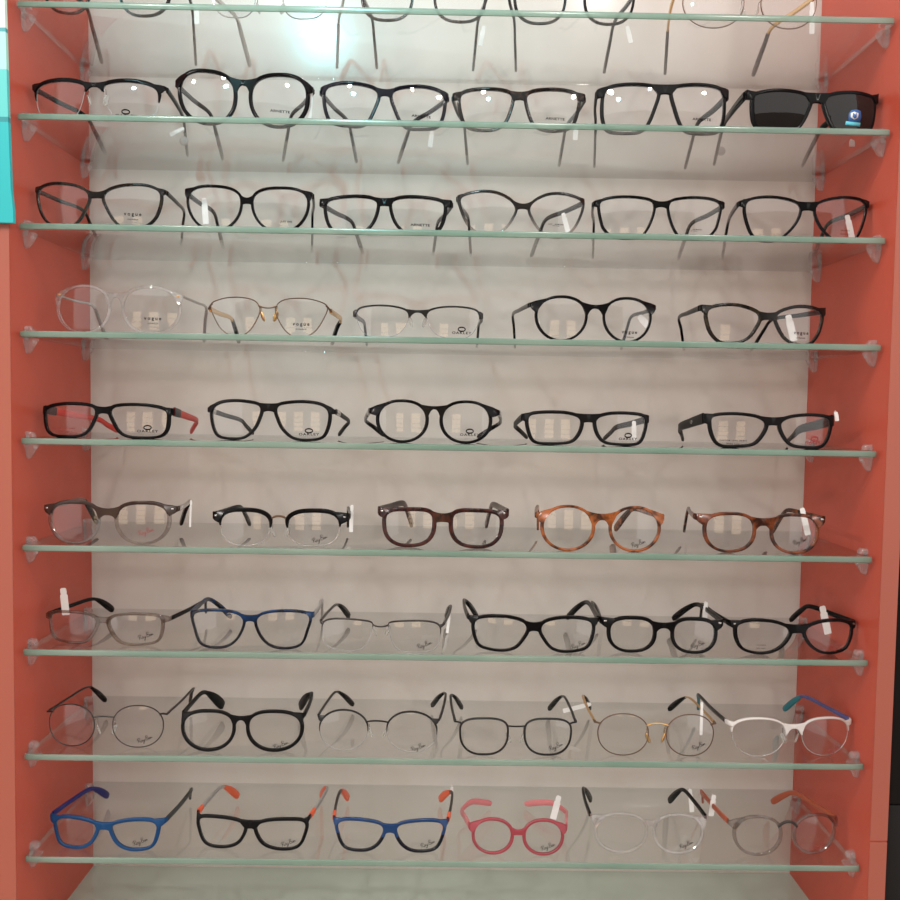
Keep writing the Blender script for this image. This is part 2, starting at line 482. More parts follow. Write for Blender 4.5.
    for s in (1, -1):
        if kind == 'metal':
            i = atn(32); p = out[i]
            fb.tube([(s*p.x, bow(p.x), p.y), (s*(p.x+ue)/2, bow(ue), (p.y+ve)/2+.0006), (s*ue, bow(ue)+.0015, ve), (s*(ue+.0006), bow(ue)+.006, ve), (s*(ue+.0005), bow(ue)+.0085, ve)], .0011, 8)
        else:
            it, ib = atn(62), atn(8)
            if kind == 'half': ib = atn(12)
            if tt[0] < .0022: it, ib = atn(46), atn(26)
            pt = out[it]+nor[it]*thick(nor[it])*.95; pb = out[ib]+nor[ib]*thick(nor[ib])*.6
            if pb.y > ve-hh: pb = Vector((pb.x, ve-hh-.001))
            secs = []; h = T/2; c = .0006
            def qs(tu, tv, bu, bv, w, hw=h):
                return [(s*tu, w-hw+c, tv), (s*tu, w+hw-c, tv), (s*tu, w+hw, tv-c), (s*bu, w+hw, bv+c), (s*bu, w+hw-c, bv), (s*bu, w-hw+c, bv), (s*bu, w-hw, bv+c), (s*tu, w-hw, tv-c)]
            secs.append(qs(pt.x, pt.y, pb.x, pb.y, bow(pt.x)))
            mu = pt.x*.4+ue*.6
            secs.append(qs(mu, pt.y*.45+(ve+hh)*.55, pb.x*.4+ue*.6, pb.y*.4+(ve-hh)*.6, bow(mu)+.0003))
            secs.append(qs(ue-.0012, ve+hh, ue-.0012, ve-hh, bow(ue)+.0006))
            secs.append(qs(ue, ve+hh*.95, ue, ve-hh*.95, bow(ue)+.003, h*.9))
            secs.append(qs(ue+.0003, ve+hh*.9, ue+.0003, ve-hh*.9, bow(ue)+.0068, h*.6))
            fb.loft(secs)
    front = fb.build('front_frame', slots, root, 45)
    if topm:   # differently coloured upper half of the rims
        for f in front.data.polygons:
            if f.center.z > ve-topz: f.material_index = 1
    if kind == 'club' or (kind == 'half' and low):
        lb = MB()
        for s in (1, -1):
            lb.tube([(s*(p.x+q.x*.0004), bow(p.x), p.y+q.y*.0004) for p, q in zip(out, nor)], .00055, 6, True)
        lb.build('lower_rim', M[low or 'silver'], root)
    elif kind == 'half':
        lb = MB()
        for s in (1, -1):
            lb.tube([(s*(p.x+q.x*.0002), bow(p.x), p.y+q.y*.0002) for p, q in zip(out, nor)], .0004, 6, True)
        lb.build('nylon_cord', M['nylon'], root)
    # lenses
    R = .15; rm = sum((p-Vector((uc, vc))).length for p in out)/n; sl = 2*KC*uc
    def wl(u, v): return bow(uc)+sl*(u-uc)+((u-uc)**2+(v-vc)**2-rm*rm)/(2*R)
    lensobj = {}
    for s in (-1, 1):
        b = MB(); rings = []
        for side_w in (-.0008, .0008):
            for fr_ in (1, .8, .6, .4, .2):
                rings.append(([b.v((s*(uc+(p.x-uc)*fr_), wl(uc+(p.x-uc)*fr_, vc+(p.y-vc)*fr_)+side_w, vc+(p.y-vc)*fr_)) for p in out]))
            rings.append(b.v((s*uc, wl(uc, vc)+side_w, vc)))
        for base_i in (0, 6):
            for a in range(4):
                A, B = rings[base_i+a], rings[base_i+a+1]
                for j in range(n): b.f([A[j], A[(j+1) % n], B[(j+1) % n], B[j]])
            A, cv = rings[base_i+4], rings[base_i+5]
            for j in range(n): b.f([A[j], A[(j+1) % n], cv])
        A, B = rings[0], rings[6]
        for j in range(n): b.f([A[j], A[(j+1) % n], B[(j+1) % n], B[j]])
        lensobj[s] = b.build('lens', M[lens], root, 50)
    # temples
    thk = .0013
    for k, s in ((0, -1), (1, 1)):
        tm = M[(tL, tR)[k]] if (tL, tR)[k] else tmat
        h0, h1, h2 = [mm(q) for q in th]
        H = Vector((s*(ue-.0003), bow(ue)+.006, ve))
        Bp = w2l((bx[k], d+blen, z0+ve)); Tp = w2l((tipx[k], d+tlen, z0+h2*.55))
        Bp.z = ve*bz
        Tp.z = h2*.55
        mid = H.lerp(Bp, .5); mid.x += s*.0012
        drop = Bp.lerp(Tp, .45); drop.z += .003
        if bz < .8: drop.z = Bp.z*.62
        ctrl = [H, mid, Bp, drop, Tp]
        if curl:
            c2 = w2l((x_at(curl[k], d+tlen*.98, zt), d+tlen*.98, z0+ve*.7)); Tp2 = Vector((c2.x, c2.y, h2*.6)); Bp2 = Bp.copy()
            ctrl = [H, H.lerp(Bp2, .55), Bp2, Bp2.lerp(Tp2, .35)+Vector((0, .008, .004)), Tp2]
        path = catmull(ctrl, 9)
        m = len(path)-1
        def sec(i, ex=0.0):
            f = i/m; p = path[i]
            tg = (path[min(i+1, m)]-path[max(i-1, 0)]).normalized()
            sd = tg.cross(Vector((0, 0, 1))).normalized(); up = sd.cross(tg)
            hgt = (h0+(h1-h0)*min(f/.6, 1)) if f < .6 else h1+(h2-h1)*min((f-.6)/.25, 1)
            if f > .93: hgt *= 1-.35*((f-.93)/.07)**2
            hv = hgt/2+ex; wv = max(thk, min(hgt*.35, .0013))+ex
            hv, wv = hv*1.1, wv*1.1; c = min(hv, wv)*.5
            pr = [(-wv, -hv+c), (-wv+c, -hv), (wv-c, -hv), (wv, -hv+c), (wv, hv-c), (wv-c, hv), (-wv+c, hv), (-wv, hv-c)]
            return [p+sd*a+up*b for a, b in pr]
        if emblem and k == 0:
            p = path[7]; eb = MB()
            eb.tube([(p.x-.0019, p.y+.0032*math.cos(a_), p.z+.0017*math.sin(a_)) for a_ in [2*PI*q_/20 for q_ in range(20)]], .0005, 6, True)
            emb = eb
        cut = int(m*.62) if tipm else m
        b = MB(); b.loft([sec(i) for i in range(cut+1)])
        tobj = b.build('temple', tm, root, 50)
        if tipm:
            b = MB(); b.loft([sec(i, .0003) for i in range(cut-1, m+1)]); b.build('temple_tip', M[tipm], tobj, 50)
        if emblem and k == 0: emb.build('oval_emblem', M['silver'], tobj)
        if reach and reach[0]:
            b = MB(); b.loft([sec(i, .0004) for i in range(0, 5)]); b.build('hinge_sleeve', M[reach[0]], tobj, 50)
    # nose pads
    if pads or kind in ('metal', 'half', 'club'):
        for s in (1, -1):
            i = atn(193); p = out[i]
            b = MB(); rot = Matrix.Rotation(s*.35, 3, 'Y') @ Matrix.Rotation(s*-.6, 3, 'Z')
            b.ellipsoid((s*(p.x-.0028), .0075, p.y-.001), .0014, .0033, .0062, 10, 8, rot)
            po = b.build('nose_pad', M[padm], root)
            b = MB()
            j = atn(170); q = out[j]
            b.tube([(s*q.x, bow(q.x)+.0004, q.y), (s*(q.x+.0002), .004, q.y+.001), (s*(q.x-.001), .0075, q.y), (s*(p.x-.0022), .0078, p.y)], .00045, 6)
            b.build('pad_arm', M['gold' if fr == 'gold' or padm == 'gold' else 'silver'], po)
    # rivets
    if rivet:
        for s in (1, -1):
            b = MB(); u = ue-.0052
            b.box(s*u-.0019, s*u+.0019, bow(u)-T/2-.0004, bow(u)-T/2+.0004, ve-.0007, ve+.0011, .0003)
            b.build('rivet', M[rivet], root)
    # printing on the lenses
    for pr in prints:
        key, px = pr[0], pr[1]; ink = pr[2] if len(pr) > 2 else 'ink'
        q = locb(P(px)); s = 1 if q.x > 0 else -1
        o = bpy.data.objects.new('lens_print', colored(key, ink)); C.objects.link(o); o.parent = lensobj[s]
        w = wl(abs(q.x), q.y)-.0014
        o.location = (q.x, w, q.y)
        du = .004
        o.rotation_euler = (-math.atan2(wl(abs(q.x), q.y+du)-wl(abs(q.x), q.y-du), 2*du), 0, math.atan2(wl(abs(q.x+du), q.y)-wl(abs(q.x-du), q.y), 2*du))
    # paper tags looped on a temple
    for tg in tags:
        (x0_, y0_), (x1_, y1_), wd, dep = tg
        a = loc((x0_, y0_), dep); e = loc((x1_, y1_), dep)
        A = Vector((a.x, dep, a.y)); B = Vector((e.x, dep, e.y))
        B.z = max(B.z, .001); 
        ax = (B-A); Ln = ax.length; ax.normalize(); sd = Vector((ax.z, 0, -ax.x)); hw = wd*.00105/2
        prof = [(0, .5), (.04, .8), (.17, .85), (.2, .75), (.24, .78), (.27, 1), (.97, 1), (1, .88)]
        b = MB(); secs = []
        for f, k in prof:
            c_ = A+ax*(Ln*f); y = Vector((0, .0003, 0))
            secs.append([c_-sd*hw*k-y, c_+sd*hw*k-y, c_+sd*hw*k+y, c_-sd*hw*k+y])
        b.loft(secs)
        c_ = A+ax*(Ln*.1)
        b.tube([c_+Vector((0, .0022+.0022*math.cos(x), .0022*math.sin(x))) for x in [2*PI*k/12 for k in range(12)]], .0004, 5, True)
        b.build('price_tag', M['paper'], root, 40)
    if disc:
        q = loc(disc[0], disc[1]); b = MB()
        b.ellipsoid((q.x, disc[1], max(q.y, .006)), .0056, .0016, .0056, 16, 8); b.build('security_tag', M['midgrey'], root)
    cat = 'sunglasses' if name == 'sunglasses' else 'glasses'
    tag(root, f'{desc}, {ORD[idx-1]} from left on {ORD[row-1]} shelf down', cat, f'eyewear on the {ORD[row-1]} shelf down')
    g = Pair(); g.root = root; g.lens = lensobj; g.loc = locb; g.P = P; g.wl = wl; g.ue = ue; g.ve = ve
    return g

def ov(x0, x1, y0, y1, wy=.45, pt=2.3, pb=2.1, n=22):
    cx, rx = (x0+x1)/2, (x1-x0)/2; yw = y0+wy*(y1-y0); r = []
    for k in range(n):
        a = 2*PI*k/n; c, q = math.cos(a), math.sin(a); p = pt if q > 0 else pb
        h = (yw-y0) if q > 0 else (y1-yw)
        r.append((cx+rx*abs(c)**(2/p)*(1 if c > 0 else -1), yw-h*abs(q)**(2/p)*(1 if q > 0 else -1)))
    return r
BT = (2.4, 2.0, 2.4, 2.3)       # slim acetate
TK = (3.2, 2.6, 3.6, 3.4)       # thick acetate
MT = (1.15, 1.15, 1.15, 1.15)       # wire
# --- shelf one (only the lower halves are in view)
S1 = 3.0
def circ(cx, cy, rx, ry, p=2.0):
    r = []
    for k in range(14):
        a = 2*PI*k/14; c, s = math.cos(a), math.sin(a)
        r.append((cx+rx*abs(c)**(2/p)*(1 if c > 0 else -1), cy-ry*abs(s)**(2/p)*(1 if s > 0 else -1)))
    return r
glasses(1, 1, (0, 0), 'R', circ(435, -55, 72, 72, 2.6), 265, (125, -100), (545, -95), (-90, -70), (102, 196), 'dark brown rimmed eyeglasses', fr='browntort', sc=S1, t=BT, tags=[((196, 4), (197, 24), 5, .03)])
glasses(1, 2, (0, 0), 'R', circ(915, -35, 66, 62, 2.8), 765, (590, -65), (1030, -55), (-62, -56), (250, 337), 'thin silver wire eyeglasses', kind='metal', fr='silver', tipm='midgrey', sc=S1, t=MT)
glasses(1, 3, (300, 0), 'L', circ(262, -22, 72, 66, 2.6), 408, (172, -62), (572, -55), (-62, -40), (377, 473), 'dark tortoise rimmed eyeglasses', fr='browntort', sc=S1, t=BT, tags=[((484, 26), (480, 50), 5, .06)])
glasses(1, 4, (300, 0), 'L', circ(720, -14, 72, 70, 2.5), 858, (622, -60), (1022, -45), (-55, -35), (516, 604), 'black brown rimmed eyeglasses', fr='black', sc=S1, t=BT, tags=[((627, 26), (631, 43), 5, .05)])
glasses(1, 5, (600, 0), 'L', circ(340, 8, 90, 74, 2.1), 485, (222, -35), (660, -25), (-22, -16), (665, 753), 'thin gold wire round eyeglasses', kind='metal', fr='bronze', te='gold', tipm='grey', sc=S1, t=MT, tags=[((812, 2), (812, 34), 5, .02)])
# --- shelf two
glasses(2, 1, (20, 65), 'R', [(378, 112), (392, 92), (470, 80), (560, 90), (612, 115), (622, 150), (618, 205), (595, 245), (500, 262), (430, 250), (400, 205), (385, 150)], 292, (45, 90), (648, 112), (80, 100), (105.6, 187.5), 'black half rim eyeglasses', kind='half', fr='black', te='black', bends=(None, 183), t=(4.0, 1, 3.2, 3.4), eh=4.5, prints=[('oak', (480, 232))], tags=[((184, 128), (170, 135), 4, .08)], d=0.016, disc=((184, 141), .115))
glasses(2, 2, (170, 65), 'R', ov(372, 612, 53, 268, .42, 2.6, 2.2), 287, (25, 85), (648, 105), (68, 92), (223, 283), 'glossy black rounded eyeglasses', t=TK, prints=[('arn', (497, 214))], tags=[((311, 90), (309, 118), 5, .012)])
glasses(2, 3, (310, 65), 'R', [(372, 150), (380, 122), (430, 108), (510, 106), (580, 124), (600, 150), (594, 220), (575, 270), (540, 285), (450, 285), (415, 260), (388, 200)], 302, (60, 118), (638, 145), (110, 140), (356.7, 398), 'black square eyeglasses', fr='blueblack', t=(3.0, 2.4, 3.2, 3.0), eh=8, prints=[('arn', (500, 236))], tags=[((432, 131), (430, 147), 5, .06)])
glasses(2, 4, (440, 65), 'R', [(392, 160), (400, 135), (450, 121), (540, 120), (605, 135), (618, 160), (610, 220), (590, 275), (550, 298), (470, 298), (425, 270), (403, 215)], 320, (52, 140), (652, 152), (122, 158), (467.8, 559), 'dark tortoise square eyeglasses', fr='browntort', t=(3.0, 2.4, 3.2, 3.0), eh=8, prints=[('arn', (517, 247))], tags=[((576, 128), (575, 146), 5, .03)])
glasses(2, 5, (570, 65), 'R', [(462, 135), (472, 108), (560, 97), (650, 106), (682, 130), (686, 210), (676, 270), (650, 305), (540, 305), (502, 270), (475, 190)], 388, (120, 128), (716, 135), (90, 132), (594.4, 685), 'large matte black square eyeglasses', fr='matte', t=(3.0, 2.6, 3.0, 3.2), eh=10, th=(8, 4, 4.5), prints=[('arn', (590, 250))])
sg = glasses(2, 6, (700, 65), 'L', [(243, 165), (255, 138), (350, 124), (450, 137), (488, 165), (475, 220), (450, 275), (420, 305), (290, 308), (255, 290), (243, 240)], 560, (218, 135), (815, 150), (128, 172), (714, 802), 'black sunglasses with blue sticker', fr='black', t=(3.2, 2.6, 3.2, 3.4), eh=10, th=(9, 6, 5), lens='dark', name='sunglasses', tags=[((852, 140), (852, 149), 6, .05)], d=.012, disc=((721, 151), .13))
# --- shelf three
glasses(3, 1, (20, 165), 'R', [(380, 150), (402, 118), (470, 98), (560, 97), (620, 118), (632, 150), (620, 210), (595, 255), (550, 282), (470, 282), (430, 255), (398, 200)], 310, (62, 108), (650, 125), (122, 150), (101, 181), 'black olive cat eye eyeglasses', fr='olive', t=BT, bends=(None, 184), prints=[('vog', (512, 224))], eh=5, th=(4.5, 3, 4), d=0.02)
glasses(3, 2, (170, 165), 'R', ov(376, 618, 110, 305, .32, 2.6, 2.0), 317, (68, 115), (645, 140), (148, 175), (224, 312), 'black butterfly eyeglasses with white tag', t=BT, prints=[('just', (525, 258))], tags=[((204, 198), (206, 224), 6, .02)], eh=6)
glasses(3, 3, (310, 165), 'R', [(370, 190), (378, 165), (430, 152), (520, 155), (590, 170), (602, 195), (595, 250), (575, 298), (540, 318), (450, 318), (410, 295), (383, 250)], 300, (35, 165), (632, 180), (150, 185), (363, 433), 'plain black rectangular eyeglasses', t=(3.0, 2.4, 3.2, 3.0), eh=8, prints=[('arn', (497, 273))])
glasses(3, 4, (440, 165), 'R', [(405, 200), (430, 165), (490, 138), (560, 137), (630, 160), (638, 190), (620, 245), (590, 295), (540, 325), (490, 320), (445, 285), (418, 240)], 337, (85, 148), (656, 165), (175, 198), (471, 531), 'brown fading to clear cat eye eyeglasses', fr='fade', te='browntort', t=BT, prints=[('ax', (520, 270))], tags=[((563, 213), (568, 232), 5, .03)])
glasses(3, 5, (570, 165), 'R', [(446, 190), (460, 166), (530, 154), (610, 156), (666, 172), (672, 200), (660, 260), (645, 300), (600, 335), (510, 335), (475, 300), (453, 240)], 372, (108, 172), (700, 182), (165, 190), (593, 678), 'thin black rectangular eyeglasses', t=BT, te='browntort', prints=[('ax', (555, 293))], eh=6)
glasses(3, 6, (700, 165), 'L', [(205, 195), (222, 162), (300, 150), (380, 158), (440, 180), (447, 210), (430, 255), (395, 300), (340, 340), (270, 340), (235, 310), (213, 250)], 518, (192, 170), (778, 180), (168, 205), (722, 811), 'black winged eyeglasses before red panel', t=BT, te='browntort', tags=[((847, 215), (852, 238), 6, .02)], eh=6, prints=[('small', (650, 298))])
# --- shelf four
glasses(4, 1, (40, 275), 'L', ov(88, 306, 56, 255, .45, 2.3, 2.1), 380, (62, 88), (635, 100), (82, 102), (107, 204), 'clear transparent rounded eyeglasses', fr='clearfr', te='silver', t=(2.6, 2.4, 2.8, 2.8), prints=[('vog', (512, 197), 'ink')], th=(2.4, 2.2, 3), eh=4, tipm='midgrey', rivet='gold', bends=(None, 206))
glasses(4, 2, (190, 275), 'R', [(387, 158), (405, 125), (450, 110), (530, 110), (600, 130), (617, 150), (600, 195), (565, 250), (520, 278), (470, 278), (430, 250), (400, 200)], 312, (82, 150), (628, 162), (148, 154), (239, 332), 'thin bronze wire cat eye eyeglasses', kind='metal', fr='bronze', te='gold', tipm='black', t=MT, padm='gold', prints=[('vog', (502, 222))], bends=(None, 341))
glasses(4, 3, (330, 275), 'L', [(120, 180), (138, 152), (210, 141), (290, 146), (345, 165), (352, 200), (330, 245), (290, 275), (200, 285), (150, 260), (126, 215)], 436, (110, 170), (690, 185), (158, 170), (367, 477), 'dark metal half rim rectangular eyeglasses', kind='half', fr='blackmetal', te='blackmetal', t=(1.7, 1, 2.2, 2.4), eh=7, prints=[('oak', (592, 262))], th=(6, 3.5, 4.5))
glasses(4, 4, (490, 275), 'L', ov(213, 428, 104, 297, .42, 2.2, 2.0), 517, (185, 135), (755, 145), (135, 152), (515, 621), 'black round panto eyeglasses', t=BT, fr='black', te='olive', eh=5, th=(4.5, 3.2, 4), tags=[((639, 316), (648, 326), 7, .02)], prints=[('vog', (625, 258))], bends=(513, None))
glasses(4, 5, (660, 275), 'L', [(213, 180), (225, 155), (280, 142), (350, 143), (420, 165), (444, 190), (430, 230), (390, 285), (330, 305), (270, 300), (233, 260), (218, 215)], 522, (200, 150), (760, 160), (170, 202), (684, 751), 'black cat eye eyeglasses with dangling tag', fr='olive', te='black', t=(2.9, 2.3, 3.0, 3.0), eh=7, th=(5.5, 3, 4), tags=[((788, 315), (794, 341), 8, .018)], prints=[('vog', (630, 262))], bends=(679, None))
# --- shelf five
glasses(5, 1, (20, 385), 'R', [(412, 125), (428, 102), (500, 95), (590, 100), (655, 118), (662, 150), (657, 195), (640, 222), (600, 233), (500, 231), (455, 210), (430, 170)], 340, (112, 110), (700, 122), (98, 128), (118, 191), 'black rectangular eyeglasses with red temples', t=(2.9, 2.4, 3.2, 3.0), eh=8, te='red', reach=('grey',), th=(8, 5, 6), prints=[('oak', (578, 208)), ('demo', (200, 195), 'redink')], bz=.62, bends=(None, 197))
glasses(5, 2, (180, 385), 'R', [(437, 112), (455, 92), (540, 82), (620, 90), (660, 112), (668, 150), (655, 210), (630, 243), (560, 250), (510, 240), (468, 200), (446, 150)], 362, (122, 110), (700, 122), (83, 118), (253, 339), 'big black square eyeglasses with silver hinges', fr='matte', t=(2.9, 2.4, 3.0, 3.0), eh=5, te='matte', reach=('silver',), th=(5, 4, 5), prints=[('oak', (582, 222))], bz=.62, bends=(None, 349))
glasses(5, 3, (340, 385), 'R', ov(463, 670, 82, 258, .45, 2.3, 2.1), 384, (125, 115), (712, 125), (95, 110), (384, 478), 'black round eyeglasses with grey hinges', t=(2.6, 2.4, 3.2, 3.2), eh=6, reach=('midgrey',), th=(5, 4, 5), prints=[('oak', (583, 224))], bz=.62, bends=(366, 500))
glasses(5, 4, (490, 385), 'L', [(173, 160), (185, 137), (250, 129), (340, 132), (398, 150), (405, 180), (387, 230), (350, 260), (250, 265), (200, 255), (180, 210)], 478, (148, 148), (718, 150), (130, 168), (527, 604), 'black narrow rectangular eyeglasses with tag', fr='matte', t=(3.0, 2.6, 3.2, 3.4), eh=8, th=(7, 5, 5), tags=[((634, 421), (634, 440), 5, .03)], prints=[('oak', (618, 243))], bz=.62, bends=(515, None))
glasses(5, 5, (660, 385), 'L', [(230, 165), (245, 143), (330, 136), (420, 146), (462, 165), (470, 190), (445, 240), (410, 272), (340, 280), (270, 275), (240, 230)], 543, (200, 155), (785, 155), (145, 182), (683, 787), 'wide matte black wraparound eyeglasses', fr='matte', t=(2.9, 2.8, 3.2, 3.4), eh=11, th=(11, 8, 5), prints=[('demo', (325, 250)), ('oak', (690, 258), 'redink')], tags=[((836, 412), (837, 421), 4, .01)], bz=.62, bends=(680, None), emblem=True)
# --- shelf six
glasses(6, 1, (20, 480), 'R', ov(442, 664, 110, 282, .38, 2.8, 2.2), 348, (100, 125), (703, 130), (128, 158), (97, 181), 'smoky clear eyeglasses with brown brow', fr='greyfr', topm='greybrown', te='greyfr', tipm='black', bends=(None, 190), t=(3.2, 2.2, 3.4, 3.0), eh=6, rivet='silver', prints=[('ray', (570, 232), 'redink')], tags=[((191, 500), (190, 527), 2, .05)])
glasses(6, 2, (180, 480), 'R', ov(487, 716, 147, 298, .42, 2.8, 2.5), 403, (140, 160), (755, 165), (162, 172), (250, 348), 'black browline eyeglasses with wire lower rims', kind='club', te='black', low='silver', brm='bronze', t=(4.2, 1, 4.4, 4.2), eh=8, rivet='silver', prints=[('ray', (630, 265))], tags=[((352, 505), (351, 532), 4, .05)])
glasses(6, 3, (350, 480), 'L', ov(163, 370, 140, 290, .32, 3.8, 2.6), 463, (128, 140), (714, 148), (150, 188), (412, 486), 'chunky red brown square eyeglasses with heavy rims', fr='redbrown', t=(3.6, 3.0, 3.8, 4.0), eh=10, th=(7.7, 5.75, 8.4), rivet='silver')
glasses(6, 4, (500, 480), 'L', ov(196, 414, 123, 316, .47, 2.1, 2.05), 502, (160, 162), (738, 168), (152, 180), (538, 615), 'orange tortoise round eyeglasses', fr='orangetort', t=(2.2, 2.2, 3.0, 2.8), eh=6, th=(5.5, 5.175, 8.4), prints=[('ray', (620, 286))], bends=(None, 634))
glasses(6, 5, (660, 480), 'L', ov(208, 417, 158, 318, .4, 2.8, 2.3), 508, (170, 165), (755, 178), (172, 205), (684, 772), 'amber tortoise square eyeglasses with tag', fr='tort', t=(2.8, 2.3, 3.2, 3.0), eh=7, te='tort', rivet='silver', prints=[('ray', (625, 276))], tags=[((802, 508), (808, 535), 6, .02)])
# --- shelf seven
glasses(7, 1, (20, 580), 'R', [(406, 192), (425, 168), (480, 158), (580, 160), (630, 170), (637, 200), (630, 245), (610, 273), (540, 285), (470, 280), (433, 250)], 344, (108, 155), (668, 178), (166, 192), (113, 206), 'smoky clear rectangular eyeglasses, black temples', fr='brownfr', te='black', bends=(91, 205), t=(2.4, 2.0, 2.6, 3.4), eh=5, th=(4.4, 3.45, 7.7), prints=[('ray', (570, 250))], tags=[((63, 588), (66, 615), 8, .02)])
glasses(7, 2, (170, 580), 'R', [(392, 200), (400, 168), (440, 150), (520, 144), (600, 150), (627, 170), (615, 220), (590, 285), (540, 305), (470, 300), (422, 265)], 328, (84, 155), (640, 155), (158, 184), (231, 322), 'blue and black square eyeglasses', fr='blueblack', topm='royal', te='royal', tR='midgrey', bends=(208, 322), t=BT, eh=6, th=(5.5, 4.025, 5.6), prints=[('ray', (545, 270), 'paleink')], blen=.082, tlen=.124)
glasses(7, 3, (300, 580), 'R', [(398, 208), (412, 192), (500, 186), (580, 189), (625, 206), (630, 250), (612, 305), (560, 325), (470, 325), (423, 295)], 324, (90, 178), (632, 215), (209, 216), (349, 446), 'dark silver half rim rectangular eyeglasses', kind='half', fr='gun', te='gun', tipm='black', low=None, brm='gun', bends=(336, 451), t=(1.5, .5, 1.5, 1.5), eh=3, th=(2.64, 2.53, 7), prints=[('ray', (560, 290))], tags=[((450, 612), (447, 640), 3, .08)])
glasses(7, 4, (440, 580), 'R', [(456, 222), (475, 192), (540, 176), (620, 176), (672, 187), (684, 210), (675, 260), (650, 303), (570, 318), (510, 305), (476, 265)], 388, (116, 168), (706, 180), (190, 228), (477, 567), 'glossy black curved rectangular eyeglasses', t=(2.9, 2.3, 3.2, 3.2), bends=(464, 587), eh=5, th=(5.5, 4.6, 7), prints=[('ray', (620, 292))])
glasses(7, 5, (570, 580), 'L', ov(182, 373, 177, 318, .4, 2.8, 2.4), 468, (140, 180), (695, 193), (192, 216), (600, 673), 'thick black keyhole bridge eyeglasses', t=(3.2, 2.4, 3.4, 3.4), bends=(592, 698), eh=8, th=(5.5, 4.6, 7), rivet='silver', prints=[('ray', (572, 290))], tags=[((706, 602), (705, 618), 5, .07)])
glasses(7, 6, (690, 580), 'L', [(220, 232), (228, 202), (290, 187), (380, 193), (440, 215), (452, 240), (420, 292), (370, 323), (310, 328), (250, 310), (226, 270)], 527, (206, 190), (770, 200), (200, 238), (702, 792), 'black rectangular eyeglasses with tagged temple', t=(2.9, 2.3, 3.2, 3.4), bends=(704, 812), eh=7, th=(5.5, 4.6, 6.3), rivet='silver', prints=[('small', (325, 290), 'ink'), ('ray', (660, 298), 'redink')], tags=[((824, 606), (830, 634), 8, .04)], d=0.018)
# --- shelf eight
glasses(8, 1, (20, 675), 'R', ov(420, 643, 140, 325, .46, 2.2, 2.15), 332, (115, 165), (652, 180), (185, 189), (105.5, 190), 'thin gunmetal wire round eyeglasses', kind='metal', fr='gun', tipm='black', bends=(87, 193), t=MT, th=(1.65, 1.725, 5.6), prints=[('ray', (565, 286))])
glasses(8, 2, (160, 675), 'L', ov(110, 327, 168, 333, .4, 2.6, 2.1), 402, (95, 180), (647, 185), (185, 202), (223, 300), 'matte black round eyeglasses, paddle temple ends', fr='matte', t=(2.8, 2.8, 3.2, 3.0), bends=(203, 312), eh=6, th=(5.5, 4.14, 11.2), prints=[('ray', (545, 312))], blen=.084, tlen=.124)
glasses(8, 3, (300, 675), 'L', ov(90, 304, 160, 345, .48, 2.1, 2.1), 392, (85, 185), (625, 208), (205, 213), (353, 432), 'black wire half rim round eyeglasses', kind='half', fr='blackmetal', tipm='black', brm='blackmetal', bends=(335.5, 445.5), t=(1.7, .5, 1.7, 1.7), eh=3, th=(1.98, 2.07, 5.6), prints=[('ray', (532, 323))])
glasses(8, 4, (430, 675), 'L', ov(138, 348, 198, 358, .34, 3.0, 2.5), 428, (117, 212), (664, 213), (230, 236), (462, 549), 'black wire square eyeglasses with tag', kind='metal', fr='blackmetal', tipm='black', bends=(451, 564), t=(2.2, 1.8, 1.8, 1.8), th=(1.76, 1.84, 5.6), prints=[('ray', (565, 319))], tags=[((591, 704), (563, 711), 5, .09)])
glasses(8, 5, (560, 675), 'L', ov(173, 395, 177, 362, .46, 2.2, 2.15), 482, (165, 215), (705, 220), (216, 222), (590, 669), 'thin gold wire round eyeglasses', kind='metal', fr='bronze', te='gold', tipm='black', bends=(583, 689), t=MT, padm='gold', brm='gold', th=(1.65, 1.725, 5.6), prints=[('ray', (620, 316))], tags=[((702, 702), (701, 735), 3, .02)])
glasses(8, 6, (690, 675), 'L', ov(213, 452, 200, 378, .36, 2.5, 2.1), 528, (210, 206), (766, 215), (222, 240), (703, 789), 'white browline eyeglasses with blue temple', kind='club', fr='white', te='gun', tL='gun', tR='indigo', tipm='teal', low='silver', bends=(704, 810), t=(1.9, .8, 2.4, 2.2), eh=5, th=(4.4, 3.45, 6.3), prints=[('ray', (670, 336), 'redink')], d=0.018)
# --- shelf nine
glasses(9, 1, (20, 775), 'R', [(416, 242), (430, 222), (500, 208), (580, 208), (614, 225), (612, 260), (595, 310), (560, 328), (490, 328), (443, 300)], 343, (133, 195), (655, 198), (213, 243), (108, 190), 'bright blue rectangular eyeglasses', fr='blue', tL='bluepurple', tR='grey', bends=(89, 191), t=(3.0, 2.6, 3.2, 3.4), eh=6, th=(5.5, 4.14, 7.7), prints=[('ray', (545, 296))], blen=.08, tlen=.119)
glasses(9, 2, (170, 775), 'R', [(392, 242), (408, 218), (470, 206), (570, 205), (608, 217), (602, 260), (580, 310), (540, 328), (470, 325), (420, 300)], 334, (120, 178), (630, 195), (203, 238), (238, 321), 'black rectangular eyeglasses with orange temple ends', fr='matte', te='midgrey', tipm='orange', reach=('orange',), bends=(221, 327), t=(2.8, 2.4, 3.0, 3.2), eh=6, th=(4.95, 3.45, 7.7), prints=[('ray', (535, 301))], blen=.08, tlen=.119)
